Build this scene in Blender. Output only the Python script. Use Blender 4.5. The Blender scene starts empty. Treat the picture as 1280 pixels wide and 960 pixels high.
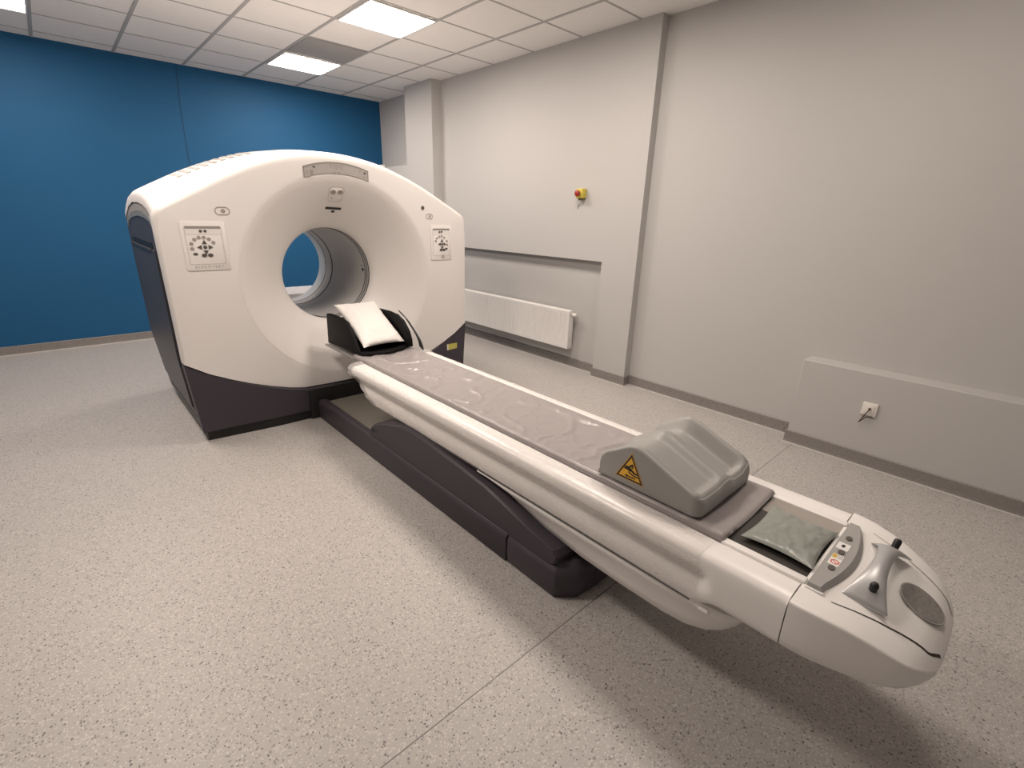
import bpy, bmesh, math, random
from mathutils import Vector, Matrix, noise
random.seed(7)
scene = bpy.context.scene
COL = scene.collection
PI = math.pi
CX = 1.547            # symmetry axis of scanner and table
CZ = 1.02             # bore axis height
ZC = 2.956            # ceiling height
YB = 6.977            # blue wall
XW = 3.785            # right wall

# ------------------------------------------------------------------ helpers
def interp(x, xs, ys):
    if x <= xs[0]: return ys[0]
    for i in range(1, len(xs)):
        if x <= xs[i]:
            t = (x-xs[i-1])/(xs[i]-xs[i-1])
            return ys[i-1]+(ys[i]-ys[i-1])*t
    return ys[-1]

def sstep(a, b, x):
    t = max(0.0, min(1.0, (x-a)/(b-a)))
    return t*t*(3-2*t)

def world_loc(o):
    v = Vector((0, 0, 0))
    while o is not None:
        v += o.location
        o = o.parent
    return v

def link(name, me, mat, parent=None):
    o = bpy.data.objects.new(name, me)
    COL.objects.link(o)
    if parent is not None:
        o.parent = parent
    if mat is not None:
        me.materials.clear()
        me.materials.append(mat)
    return o

def mesh(name, verts, faces, mat, parent=None, smooth=35, flip=False):
    """verts in world coordinates; one mesh object."""
    off = world_loc(parent) if parent is not None else Vector((0, 0, 0))
    me = bpy.data.meshes.new(name)
    me.from_pydata([tuple(Vector(v)-off) for v in verts], [], faces)
    bm = bmesh.new(); bm.from_mesh(me)
    bmesh.ops.remove_doubles(bm, verts=bm.verts, dist=1e-6)
    bmesh.ops.recalc_face_normals(bm, faces=bm.faces)
    if flip:
        bmesh.ops.reverse_faces(bm, faces=bm.faces)
    bm.to_mesh(me); bm.free()
    if smooth:
        for p in me.polygons: p.use_smooth = True
        me.set_sharp_from_angle(angle=math.radians(smooth))
    return link(name, me, mat, parent)

def from_bm(name, bm, mat, parent=None, smooth=35):
    off = world_loc(parent) if parent is not None else Vector((0, 0, 0))
    bmesh.ops.translate(bm, verts=bm.verts, vec=-off)
    me = bpy.data.meshes.new(name)
    bm.to_mesh(me); bm.free()
    if smooth:
        for p in me.polygons: p.use_smooth = True
        me.set_sharp_from_angle(angle=math.radians(smooth))
    return link(name, me, mat, parent)

def add_box(bm, x0, x1, y0, y1, z0, z1, bev=0.0, seg=2):
    r = bmesh.ops.create_cube(bm, size=1.0)
    vs = r['verts']
    for v in vs:
        v.co = Vector((x0+(v.co.x+.5)*(x1-x0), y0+(v.co.y+.5)*(y1-y0), z0+(v.co.z+.5)*(z1-z0)))
    if bev > 0:
        es = list({e for v in vs for e in v.link_edges})
        bmesh.ops.bevel(bm, geom=es, offset=bev, segments=seg, profile=.5, affect='EDGES')

def box(name, x0, x1, y0, y1, z0, z1, mat, parent=None, bev=0.0, seg=2):
    bm = bmesh.new()
    add_box(bm, x0, x1, y0, y1, z0, z1, bev, seg)
    return from_bm(name, bm, mat, parent)

def prism(name, poly, mp, d, mat, parent=None, bev=0.0, seg=2, smooth=35):
    """poly: 2D points; mp(u, v, w) -> world; w runs 0..d"""
    bm = bmesh.new()
    a = [bm.verts.new(mp(u, v, 0)) for u, v in poly]
    b = [bm.verts.new(mp(u, v, d)) for u, v in poly]
    n = len(poly)
    bm.faces.new(a); bm.faces.new(b[::-1])
    for i in range(n):
        bm.faces.new((a[i], b[i], b[(i+1) % n], a[(i+1) % n]))
    bmesh.ops.recalc_face_normals(bm, faces=bm.faces)
    if bev > 0:
        bmesh.ops.bevel(bm, geom=list(bm.edges), offset=bev, segments=seg, profile=.5, affect='EDGES')
    return from_bm(name, bm, mat, parent, smooth)

def loft(loops, closed=True, cap0=False, cap1=False):
    verts, faces = [], []
    n = len(loops[0])
    for l in loops: verts += [tuple(p) for p in l]
    for i in range(len(loops)-1):
        for j in range(n if closed else n-1):
            k = (j+1) % n
            faces.append((i*n+j, i*n+k, (i+1)*n+k, (i+1)*n+j))
    if cap0: faces.append(tuple(range(n))[::-1])
    if cap1: faces.append(tuple((len(loops)-1)*n+j for j in range(n)))
    return verts, faces

def revolve_y(name, prof, mat, parent=None, n=128, cx=CX, cz=CZ, smooth=30, flip=False):
    """prof: (radius, y) list about an axis along Y"""
    loops = []
    for r, y in prof:
        loops.append([(cx+r*math.sin(2*PI*k/n), y, cz+r*math.cos(2*PI*k/n)) for k in range(n)])
    v, f = loft(loops)
    return mesh(name, v, f, mat, parent, smooth, flip)

def tube(name, pts, r, mat, parent=None, n=10, caps=True):
    pts = [Vector(p) for p in pts]
    loops = []
    up = Vector((0, 0, 1))
    for i, p in enumerate(pts):
        t = (pts[min(i+1, len(pts)-1)]-pts[max(i-1, 0)]).normalized()
        a = t.cross(up)
        if a.length < 1e-3: a = t.cross(Vector((1, 0, 0)))
        a.normalize(); b = t.cross(a).normalized()
        rr = r[i] if isinstance(r, (list, tuple)) else r
        loops.append([p+a*rr*math.cos(2*PI*k/n)+b*rr*math.sin(2*PI*k/n) for k in range(n)])
    v, f = loft(loops, True, caps, caps)
    return mesh(name, v, f, mat, parent, 50)

def rrect(x0, x1, y0, y1, r, n=6):
    pts = []
    for cx, cy, a0 in ((x1-r, y1-r, 0), (x0+r, y1-r, 90), (x0+r, y0+r, 180), (x1-r, y0+r, 270)):
        for k in range(n+1):
            a = math.radians(a0+90*k/n)
            pts.append((cx+r*math.cos(a), cy+r*math.sin(a)))
    return pts

def ellipse(cx, cy, rx, ry, n=24):
    return [(cx+rx*math.cos(2*PI*k/n), cy+ry*math.sin(2*PI*k/n)) for k in range(n)]

def ring_mesh(name, outer, inner, mp, d, mat, parent):
    n = len(outer)
    v, f = loft([[mp(*p, 0) for p in inner], [mp(*p, d) for p in inner], [mp(*p, d) for p in outer], [mp(*p, 0) for p in outer]])
    for j in range(n):
        k = (j+1) % n
        f.append((3*n+j, 3*n+k, k, j))
    return mesh(name, v, f, mat, parent, 35)

def tag(o, label=None, cat=None, group=None, kind=None):
    if label: o['label'] = label
    if cat: o['category'] = cat
    if group: o['group'] = group
    if kind: o['kind'] = kind
    return o

def empty(name, loc, label, cat, group=None):
    o = bpy.data.objects.new(name, None)
    o.empty_display_size = .1
    COL.objects.link(o); o.location = loc
    return tag(o, label, cat, group)

def text_mesh(name, s, size, mp, mat, parent, align='CENTER', spacing=1.0):
    cu = bpy.data.curves.new(name+'_curve', 'FONT')
    cu.body = s; cu.size = size; cu.align_x = align; cu.align_y = 'CENTER'
    cu.space_character = spacing; cu.extrude = 0.0
    tmp = bpy.data.objects.new(name+'_tmp', cu)
    COL.objects.link(tmp)
    dg = bpy.context.evaluated_depsgraph_get(); dg.update()
    me = bpy.data.meshes.new_from_object(tmp.evaluated_get(dg))
    COL.objects.unlink(tmp); bpy.data.objects.remove(tmp); bpy.data.curves.remove(cu)
    off = world_loc(parent)
    for v in me.vertices:
        v.co = Vector(mp(v.co.x, v.co.y, 0))-off
    me.name = name
    return link(name, me, mat, parent)

# ------------------------------------------------------------------ materials
def nodes(m):
    m.use_nodes = True
    return m.node_tree.nodes, m.node_tree.links

def mat(name, col, rough=.5, metal=0, spec=.5, bump=0, bscale=60, var=0, vscale=3, coat=0, sheen=0):
    m = bpy.data.materials.new(name)
    N, L = nodes(m)
    b = N['Principled BSDF']
    b.inputs['Base Color'].default_value = (*col, 1)
    b.inputs['Roughness'].default_value = rough
    b.inputs['Metallic'].default_value = metal
    b.inputs['Specular IOR Level'].default_value = spec
    b.inputs['Coat Weight'].default_value = coat
    tc = N.new('ShaderNodeTexCoord')
    if var > 0:
        nz = N.new('ShaderNodeTexNoise'); nz.inputs['Scale'].default_value = vscale; nz.inputs['Detail'].default_value = 4
        L.new(tc.outputs['Object'], nz.inputs['Vector'])
        mx = N.new('ShaderNodeMix'); mx.data_type = 'RGBA'
        mx.inputs['A'].default_value = (*[c*(1-var) for c in col], 1)
        mx.inputs['B'].default_value = (*[min(1, c*(1+var)) for c in col], 1)
        L.new(nz.outputs['Fac'], mx.inputs['Factor'])
        L.new(mx.outputs['Result'], b.inputs['Base Color'])
    if bump > 0:
        nb = N.new('ShaderNodeTexNoise'); nb.inputs['Scale'].default_value = bscale; nb.inputs['Detail'].default_value = 3
        L.new(tc.outputs['Object'], nb.inputs['Vector'])
        bp = N.new('ShaderNodeBump'); bp.inputs['Strength'].default_value = bump; bp.inputs['Distance'].default_value = .01
        L.new(nb.outputs['Fac'], bp.inputs['Height'])
        L.new(bp.outputs['Normal'], b.inputs['Normal'])
    return m

def speckle(name, base, dark, light, rough=.42, scale=95, seam=None, amount=.5):
    """chip-speckled vinyl"""
    m = bpy.data.materials.new(name)
    N, L = nodes(m)
    b = N['Principled BSDF']
    b.inputs['Roughness'].default_value = rough
    b.inputs['Specular IOR Level'].default_value = .35
    tc = N.new('ShaderNodeTexCoord')
    def layer(sc, lo, hi, size, prev, colr, strength):
        mp = N.new('ShaderNodeMapping'); mp.inputs['Location'].default_value = (sc*.013, sc*.007, 0)
        L.new(tc.outputs['Object'], mp.inputs['Vector'])
        v = N.new('ShaderNodeTexVoronoi'); v.inputs['Scale'].default_value = sc
        L.new(mp.outputs['Vector'], v.inputs['Vector'])
        sep = N.new('ShaderNodeSeparateColor'); L.new(v.outputs['Color'], sep.inputs['Color'])
        g = N.new('ShaderNodeMath'); g.operation = 'GREATER_THAN'; g.inputs[1].default_value = 1-hi
        L.new(sep.outputs['Red'], g.inputs[0])
        d = N.new('ShaderNodeMath'); d.operation = 'LESS_THAN'; d.inputs[1].default_value = size
        L.new(v.outputs['Distance'], d.inputs[0])
        mu = N.new('ShaderNodeMath'); mu.operation = 'MULTIPLY'
        L.new(g.outputs[0], mu.inputs[0]); L.new(d.outputs[0], mu.inputs[1])
        m2 = N.new('ShaderNodeMath'); m2.operation = 'MULTIPLY'; m2.inputs[1].default_value = strength
        L.new(mu.outputs[0], m2.inputs[0])
        mx = N.new('ShaderNodeMix'); mx.data_type = 'RGBA'
        if prev is None: mx.inputs['A'].default_value = (*base, 1)
        else: L.new(prev, mx.inputs['A'])
        mx.inputs['B'].default_value = (*colr, 1)
        L.new(m2.outputs[0], mx.inputs['Factor'])
        return mx.outputs['Result']
    nz = N.new('ShaderNodeTexNoise'); nz.inputs['Scale'].default_value = 170; nz.inputs['Detail'].default_value = 2
    L.new(tc.outputs['Object'], nz.inputs['Vector'])
    mm = N.new('ShaderNodeMix'); mm.data_type = 'RGBA'
    mm.inputs['A'].default_value = (*[c*.84 for c in base], 1); mm.inputs['B'].default_value = (*[c*1.16 for c in base], 1)
    L.new(nz.outputs['Fac'], mm.inputs['Factor'])
    c = layer(scale*1.5, 0, .45*amount, .55, mm.outputs['Result'], light, .55)
    c = layer(scale, 0, .36*amount, .42, c, [(x+y)/2 for x, y in zip(base, dark)], .8)
    c = layer(scale*1.25, 0, .22*amount, .36, c, dark, .85)
    c = layer(scale*.6, 0, .16*amount, .26, c, dark, .8)
    if seam is not None:
        sp = N.new('ShaderNodeSeparateXYZ'); L.new(tc.outputs['Object'], sp.inputs['Vector'])
        s = N.new('ShaderNodeMath'); s.operation = 'SUBTRACT'; s.inputs[1].default_value = seam
        L.new(sp.outputs['Y'], s.inputs[0])
        a = N.new('ShaderNodeMath'); a.operation = 'ABSOLUTE'; L.new(s.outputs[0], a.inputs[0])
        l = N.new('ShaderNodeMath'); l.operation = 'LESS_THAN'; l.inputs[1].default_value = .0022
        L.new(a.outputs[0], l.inputs[0])
        mx = N.new('ShaderNodeMix'); mx.data_type = 'RGBA'
        L.new(c, mx.inputs['A']); mx.inputs['B'].default_value = (*[x*.42 for x in base], 1)
        L.new(l.outputs[0], mx.inputs['Factor'])
        c = mx.outputs['Result']
    L.new(c, b.inputs['Base Color'])
    return m

M = {}
M['floor'] = speckle('speckled_vinyl_floor', (.43, .408, .392), (.10, .092, .094), (.66, .635, .605), scale=112, seam=.908)
M['skirt'] = speckle('speckled_vinyl_skirting', (.235, .218, .207), (.09, .085, .085), (.34, .32, .30), amount=.35)
M['weld_highlight'] = mat('pale_weld_highlight', (.52, .50, .48), .4)
M['wall'] = mat('light_grey_paint', (.50, .49, .48), .62, bump=.05, bscale=180, spec=.3)
M['blue'] = mat('deep_blue_paint', (.013, .098, .228), .6, bump=.06, bscale=160, var=.04, vscale=1.5, spec=.25)
M['crack'] = mat('dark_wall_joint', (.008, .05, .12), .7)
M['tile'] = mat('mineral_ceiling_tile', (.84, .82, .80), .9, bump=.15, bscale=260, var=.03, vscale=40, spec=.1)
M['bar'] = mat('grey_ceiling_grid', (.42, .41, .40), .55)
M['vent'] = mat('grey_vent_panel', (.34, .33, .32), .7)
M['white'] = mat('scanner_white_plastic', (.83, .80, .775), .36, spec=.45, var=.015, vscale=2)
M['white2'] = mat('table_white_plastic', (.87, .85, .83), .32, spec=.5, var=.015, vscale=2)
M['dark'] = mat('scanner_dark_plum_plastic', (.050, .042, .054), .48, spec=.4, bump=.04, bscale=400)
M['dark2'] = mat('side_door_dark_plastic', (.058, .056, .066), .4, spec=.45, var=.05)
M['greytrim'] = mat('grey_trim_plastic', (.22, .235, .24), .4)
M['greytrim2'] = mat('warm_grey_trim_plastic', (.36, .335, .32), .45)
M['black'] = mat('black_plastic', (.008, .008, .009), .45)
M['softblack'] = mat('black_foam_vinyl', (.005, .0045, .0045), .6, spec=.15, bump=.06, bscale=90)
M['liner'] = mat('grey_bore_liner', (.54, .52, .50), .5, spec=.2)
M['linerwhite'] = mat('pale_bore_ring', (.66, .67, .68), .33)
M['line'] = mat('dark_ring_line', (.06, .055, .055), .5)
M['panelgrey'] = mat('display_grey', (.42, .395, .375), .35)
M['panel'] = mat('panel_off_white', (.83, .80, .775), .4)
M['ventgrey'] = mat('vent_slot_grey', (.46, .44, .425), .6)
M['emboss'] = mat('panel_emboss_edge', (.62, .59, .565), .45)
M['btn_dark'] = mat('button_dark_grey', (.10, .085, .075), .5)
M['btn_grey'] = mat('button_mid_grey', (.36, .32, .30), .5)
M['mark'] = mat('grey_print', (.30, .275, .255), .6)
M['yellow'] = mat('yellow_label', (.55, .50, .10), .5)
M['orange'] = mat('amber_warning_yellow', (.80, .43, .03), .45)
M['ink'] = mat('black_ink', (.02, .014, .01), .5)
M['grey_bar'] = mat('grey_control_bar', (.36, .35, .34), .4)
M['silver'] = mat('silver_handle_paint', (.50, .50, .505), .40, metal=.45)
M['grille'] = mat('grey_speaker_grille', (.25, .235, .22), .5, bump=.5, bscale=500, var=.6, vscale=120)
M['mattress'] = mat('taupe_grey_mattress_vinyl', (.335, .305, .303), .3, spec=.55, bump=.05, bscale=30, var=.05, vscale=9)
M['cushion'] = mat('grey_foam_cushion_vinyl', (.325, .318, .305), .42, spec=.45, var=.02)
M['pad'] = mat('grey_green_vinyl_pad', (.27, .285, .262), .3, spec=.55, bump=.06, bscale=30)
M['tray'] = mat('dark_brown_tray', (.045, .040, .036), .38)
M['pillowcase'] = mat('white_pillow_paper', (.87, .85, .82), .7, bump=.12, bscale=60)
M['radiator'] = mat('radiator_white_enamel', (.80, .785, .765), .3)
M['red'] = mat('red_button', (.30, .02, .012), .35)
M['ybox'] = mat('yellow_housing', (.62, .50, .08), .4)
M['gland'] = mat('olive_cable_gland', (.16, .15, .05), .5)
M['plate'] = mat('white_socket_plastic', (.76, .73, .69), .35)
M['wire'] = mat('brown_wire', (.075, .032, .018), .5)
M['sticker'] = mat('white_sticker', (.80, .79, .77), .4)
M['stick_red'] = mat('red_print', (.62, .12, .08), .5)
M['stick_yel'] = mat('ochre_print', (.62, .40, .06), .5)
M['frame'] = mat('white_lamp_frame', (.8, .8, .79), .4)

def emit(name, col, s):
    m = bpy.data.materials.new(name)
    N, L = nodes(m)
    N.remove(N['Principled BSDF'])
    e = N.new('ShaderNodeEmission'); e.inputs['Color'].default_value = (*col, 1); e.inputs['Strength'].default_value = s
    L.new(e.outputs[0], N['Material Output'].inputs['Surface'])
    return m
LAMP = emit('lit_lamp_diffuser', (1.0, .875, .775), 20.0)
LAMP_DIM = emit('dim_lamp_diffuser', (1.0, .875, .775), 11.0)
LAMP_FAR = emit('far_lamp_diffuser', (1.0, .875, .775), 13.0)

def film_mat():
    m = bpy.data.materials.new('clear_plastic_film')
    N, L = nodes(m)
    b = N['Principled BSDF']
    b.inputs['Base Color'].default_value = (.86, .83, .81, 1)
    b.inputs['Roughness'].default_value = .22
    tr = N.new('ShaderNodeBsdfTransparent')
    mx = N.new('ShaderNodeMixShader')
    tc = N.new('ShaderNodeTexCoord')
    nz = N.new('ShaderNodeTexNoise'); nz.inputs['Scale'].default_value = 9; nz.inputs['Detail'].default_value = 3
    mpn = N.new('ShaderNodeMapping'); mpn.inputs['Scale'].default_value = (3, .35, 3)
    L.new(tc.outputs['Object'], mpn.inputs['Vector']); L.new(mpn.outputs['Vector'], nz.inputs['Vector'])
    rp = N.new('ShaderNodeMapRange'); rp.inputs['From Min'].default_value = .3; rp.inputs['From Max'].default_value = .7
    rp.inputs['To Min'].default_value = .22; rp.inputs['To Max'].default_value = .5
    L.new(nz.outputs['Fac'], rp.inputs['Value'])
    L.new(rp.outputs['Result'], mx.inputs['Fac'])
    L.new(tr.outputs[0], mx.inputs[1]); L.new(b.outputs[0], mx.inputs[2])
    bp = N.new('ShaderNodeBump'); bp.inputs['Strength'].default_value = .22; bp.inputs['Distance'].default_value = .01
    L.new(nz.outputs['Fac'], bp.inputs['Height']); L.new(bp.outputs['Normal'], b.inputs['Normal'])
    L.new(mx.outputs[0], N['Material Output'].inputs['Surface'])
    return m
M['film'] = film_mat()

# ------------------------------------------------------------------ room shell
XL, YF = -2.9, -2.2
def struct(o): o['kind'] = 'structure'; return o
struct(box('floor', XL-.1, XW+.15, YF-.1, YB+.1, -.1, 0, M['floor']))
struct(box('ceiling', XL-.1, XW+.15, YF-.1, YB+.1, ZC, ZC+.1, M['tile']))
struct(box('wall_back', XL-.1, XW+.15, YB, YB+.12, 0, ZC, M['blue']))
struct(box('wall_right', XW, XW+.15, YF, YB, 0, ZC, M['wall']))
struct(box('wall_left', XL-.12, XL, YF, YB, 0, ZC, M['wall']))
struct(box('wall_front', XL-.1, XW+.15, YF-.12, YF, 0, ZC, M['wall']))
# projecting wall panel with the radiator niche
XP, XN, XB = 3.70, 3.565, 3.633
mpx = lambda x: (lambda u, v, w: (x+w, u, v))
struct(prism('trim_1', [(2.427, 0), (2.80, 0), (2.80, 1.112), (5.22, 1.112), (5.22, 0), (5.345, 0), (5.345, ZC), (2.427, ZC)], mpx(XP), XW+.02-XP, M['wall'], smooth=0))
# pillar, and the lower block running on to the blue wall
struct(prism('trim_2', [(5.335, 0), (YB, 0), (YB, 2.075), (5.93, 2.075), (5.93, ZC), (5.335, ZC)], mpx(XN), XW+.02-XN, M['wall'], smooth=0))
# low boxed-in ledge
struct(prism('trim_3', [(YF, 0), (.962, 0), (.962, .616), (YF, .616)], mpx(XB), XW+.02-XB, M['wall'], bev=.004, smooth=20))
# joint in the blue wall
struct(prism('trim_4', [(1.362, 2.93), (1.333, 2.5), (1.326, 1.94), (1.322, 1.0), (1.329, 1.0), (1.333, 1.94), (1.340, 2.5), (1.369, 2.93)], lambda u, v, w: (u, YB-w, v), .0025, M['crack'], smooth=0))

def skirting(name, path, h=.09, t=.010):
    # cove profile (offset, height) swept along a plan path with mitred corners; offset is to the left of travel
    prof = [(0, 0), (.016, 0), (.013, .006), (.011, .014), (t, .03), (t, h-.004), (t-.004, h), (0, h)]
    loops = []
    n = len(path)
    for i, p in enumerate(path):
        p = Vector(p)
        d0 = (p-Vector(path[i-1])).normalized() if i > 0 else None
        d1 = (Vector(path[i+1])-p).normalized() if i < n-1 else None
        d0 = d0 or d1; d1 = d1 or d0
        n0 = Vector((-d0.y, d0.x)); n1 = Vector((-d1.y, d1.x))
        m = (n0+n1); m = m/(1+n0.dot(n1))
        loops.append([(p.x+m.x*o, p.y+m.y*o, z) for o, z in prof])
    v, f = loft(loops, True, True, True)
    o = struct(mesh(name, v, f, M['skirt'], smooth=25))
    # pale weld bead along its foot, the cove's highlight put into its colour
    bead = []
    for i, p in enumerate(path):
        p = Vector(p)
        d0 = (p-Vector(path[i-1])).normalized() if i > 0 else None
        d1 = (Vector(path[i+1])-p).normalized() if i < n-1 else None
        d0 = d0 or d1; d1 = d1 or d0
        n0 = Vector((-d0.y, d0.x)); n1 = Vector((-d1.y, d1.x))
        m = (n0+n1)/(1+n0.dot(n1))
        bead.append([(p.x+m.x*q, p.y+m.y*q, z) for q, z in ((.013, .0), (.013, .005), (.020, .003), (.021, .0))])
    v, f = loft(bead, True, True, True)
    mesh('weld_highlight_bead', v, f, M['weld_highlight'], o, 0)
    return o
skirting('baseboard_right', [(XB, YF), (XB, .962), (XW, .962), (XW, 2.427), (XP, 2.427), (XP, 2.80), (XW, 2.80), (XW, 5.22), (XP, 5.22), (XP, 5.335), (XN, 5.335), (XN, YB)])
skirting('baseboard_back', [(XN, YB), (XL, YB)])
skirting('baseboard_left', [(XL, YB), (XL, YF)])

# ceiling grid
gx = [3.23-.6*k for k in range(0, 11) if 3.23-.6*k > XL]
gy = [6.75-.59*k for k in range(0, 16) if 6.75-.59*k > YF]
bm = bmesh.new()
for x in gx: add_box(bm, x-.013, x+.013, YF, YB, ZC-.004, ZC+.004)
for y in gy: add_box(bm, XL, XW, y-.009, y+.009, ZC-.003, ZC+.004)
struct(from_bm('trim_5', bm, M['bar'], smooth=0))

def ceiling_light(x, y, label, glow=None):
    e = empty('ceiling_light', (x, y, ZC-.012), label, 'ceiling light', 'square ceiling lamp panels')
    o, i = rrect(x-.288, x+.288, y-.283, y+.283, .004, 2), rrect(x-.276, x+.276, y-.271, y+.271, .004, 2)
    ring_mesh('lamp_frame', o, i, lambda u, v, w: (u, v, ZC-.016+w), .014, M['frame'], e)
    mesh('diffuser', [(x-.277, y-.272, ZC-.010), (x+.277, y-.272, ZC-.010), (x+.277, y+.272, ZC-.010), (x-.277, y+.272, ZC-.010)], [(0, 3, 2, 1)], glow or LAMP, e, 0)
    return e
LX1, LX0 = 2.33, -.07
ceiling_light(LX1, 4.095, 'larger looking bright square ceiling lamp panel nearer the camera than the dark tile')
ceiling_light(LX1, 5.865, 'bright square ceiling lamp panel between the dark ceiling tile and the blue wall')
ceiling_light(LX0, 5.865, 'bright square ceiling lamp panel cut by the upper left corner of the photo', LAMP_FAR)
ceiling_light(LX1, 2.325, 'lit square ceiling lamp panel above the patient table, out of the picture')
ceiling_light(LX0, 4.095, 'lit square ceiling lamp panel left of the scanner, out of the picture')
ceiling_light(LX0, 2.325, 'lit square ceiling lamp panel above the open floor, out of the picture')
ceiling_light(LX1, .555, 'dimmer square ceiling lamp panel above the foot end of the table, out of the picture', LAMP_DIM)
v = empty('ceiling_vent', (LX1, 5.275, ZC-.008), 'dark grey square ceiling panel between the two bright lamp panels', 'ceiling vent')
box('vent_plate', LX1-.288, LX1+.288, 5.275-.283, 5.275+.283, ZC-.009, ZC-.001, M['vent'], v, .002)

# ------------------------------------------------------------------ scanner gantry
G = empty('scanner_gantry', (CX, 4.2, 0), 'large white ring shaped medical scanner with dark base in front of blue wall', 'medical scanner')
ARCH = [(1.105, .55), (1.107, .9), (1.11, 1.25), (1.11, 1.40), (1.110, 1.440), (1.104, 1.466), (1.086, 1.486), (1.05, 1.507), (1.0, 1.533), (.9, 1.585), (.8, 1.637), (.7, 1.686), (.57, 1.742), (.45, 1.785), (.37, 1.807), (.22, 1.838), (.1, 1.852), (0, 1.857)]
BOT = [(1.105, .55), (.98, .464), (.86, .402), (.75, .352), (.62, .303), (.496, .264), (.39, .242), (.2, .236), (0, .235)]
def half(lst, u):  # z of the arch at |dx|
    xs = sorted(lst, key=lambda p: p[0]); return interp(abs(u), [p[0] for p in xs], [p[1] for p in xs])
def botz(x): return half(BOT, x-CX)
poly = [(-u, z) for u, z in ARCH] + [(u, z) for u, z in ARCH[::-1][1:]] + [(u, z) for u, z in BOT[1:]] + [(-u, z) for u, z in BOT[::-1][1:-1]]
def smooth_poly(p, it=1):
    for _ in range(it):
        q = []
        n = len(p)
        for i in range(n):
            a, b = p[i], p[(i+1) % n]
            q += [(a[0]*.75+b[0]*.25, a[1]*.75+b[1]*.25), (a[0]*.25+b[0]*.75, a[1]*.25+b[1]*.75)]
        p = q
    return p
NR = 256
def hit(poly, ang):
    dx, dz = math.sin(ang), math.cos(ang)
    best = None
    n = len(poly)
    for i in range(n):
        (x1, z1), (x2, z2) = poly[i], poly[(i+1) % n]
        z1 -= CZ; z2 -= CZ
        ex, ez = x2-x1, z2-z1
        den = dx*ez-dz*ex
        if abs(den) < 1e-12: continue
        t = (x1*ez-z1*ex)/den
        s = (x1*dz-z1*dx)/den
        if t > 0 and -1e-9 <= s <= 1+1e-9 and (best is None or t < best): best = t
    return best
SP = poly
angs = [2*PI*k/NR for k in range(NR)]
for cu, cz in ((-1.105, .55), (1.105, .55)):
    ca = math.atan2(cu, cz-CZ) % (2*PI)
    i_ = min(range(NR), key=lambda k: abs(angs[k]-ca)); angs[i_] = ca
OUT = []
corner_angles = []
for k in range(NR):
    a = angs[k]
    t = hit(SP, a)*(1-1e-7)
    OUT.append((t*math.sin(a), CZ+t*math.cos(a)))
def offset(loop, d):
    n = len(loop); res = []
    for i in range(n):
        a, b = Vector(loop[i-2]), Vector(loop[(i+2) % n])
        t = (b-a).normalized(); nn = Vector((-t.y, t.x))
        p = Vector(loop[i])
        if (Vector((0, CZ))-p).dot(nn) < 0: nn = -nn
        z_ = p.y
        m_ = .12 if z_ < .56 else .38+.62*sstep(1.30, 1.46, z_)
        res.append(tuple(p+nn*d*m_))
    return res
def at(loop, y): return [(CX+u, y, z) for u, z in loop]
def wave(y): return y
loops = [[(CX+.708*math.sin(angs[k]), 3.503, CZ+.708*math.cos(angs[k])) for k in range(NR)]]
loops.append([(CX+.722*math.sin(angs[k]), 3.500, CZ+.722*math.cos(angs[k])) for k in range(NR)])
o60, o45, o25, o10, o03 = offset(OUT, .036), offset(OUT, .029), offset(OUT, .016), offset(OUT, .006), offset(OUT, .001)
loops.append([((loops[1][k][0]*.5+(CX+o60[k][0])*.5), 3.499, loops[1][k][2]*.5+o60[k][1]*.5) for k in range(NR)])
loops.insert(2, [(CX+.735*math.sin(angs[k]), 3.4995, CZ+.735*math.cos(angs[k])) for k in range(NR)])
loops += [at(o60, 3.4995), at(o45, 3.5005), at(o25, 3.505), at(o10, 3.515), at(o03, 3.528), at(OUT, 3.545), at(OUT, 3.60)]
v, f = loft(loops)
mesh('front_cover', v, f, M['white'], G, 40)
# flared mouth
FP = [(.712, 3.5005), (.700, 3.5035), (.66, 3.525), (.56, 3.600), (.45, 3.700), (.40, 3.748), (.372, 3.778), (.357, 3.80), (.350, 3.825)]
fy, fr = [p[1] for p in FP], [p[0] for p in FP]
revolve_y('bore_flare', FP, M['white'], G, smooth=60)
def flare_pt(ang, y, off=.0):
    """point on the flare (ang from the top, towards +X), pushed out by off along its normal"""
    r = interp(y, fy, fr)
    dr = (interp(y+.01, fy, fr)-interp(y-.01, fy, fr))/.02
    n = Vector((-1, dr)); n.normalize()     # (radial, y)
    r += n.x*off; y += n.y*off
    return (CX+r*math.sin(ang), y, CZ+r*math.cos(ang))
# bore liner
revolve_y('bore_liner', [(.350, 3.825), (.349, 4.57), (.356, 4.575), (.356, 4.585), (.347, 4.59), (.345, 4.72)], M['liner'], G, smooth=40)
revolve_y('rear_bore_ring', [(.345, 4.722), (.345, 4.86), (.352, 4.90), (.40, 4.94), (.52, 4.975)], M['linerwhite'], G, smooth=40)
for y, r in ((3.838, .3495), (3.872, .3495), (3.906, .3495), (4.58, .348), (4.721, .3455)):
    revolve_y('ring_line', [(r+.002, y-.0065), (r-.0014, y-.0055), (r-.0014, y+.0055), (r+.002, y+.0065)], M['line'], G, n=96)
def bore_dot(name, ang, y, w, h):
    vs = []
    r = .3475
    pts = ellipse(0, 0, w, h, 16)
    for d in (0, .0025):
        vs += [(CX+(r-d)*math.sin(ang+p[0]/r), y+p[1], CZ+(r-d)*math.cos(ang+p[0]/r)) for p in pts]
    n = 16
    fs = [tuple(range(n, 2*n))]+[(j, (j+1) % n, n+(j+1) % n, n+j) for j in range(n)]
    mesh(name, vs, fs, M['black'], G, 30)
bore_dot('laser_aperture', math.radians(89), 3.945, .014, .016)
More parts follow.
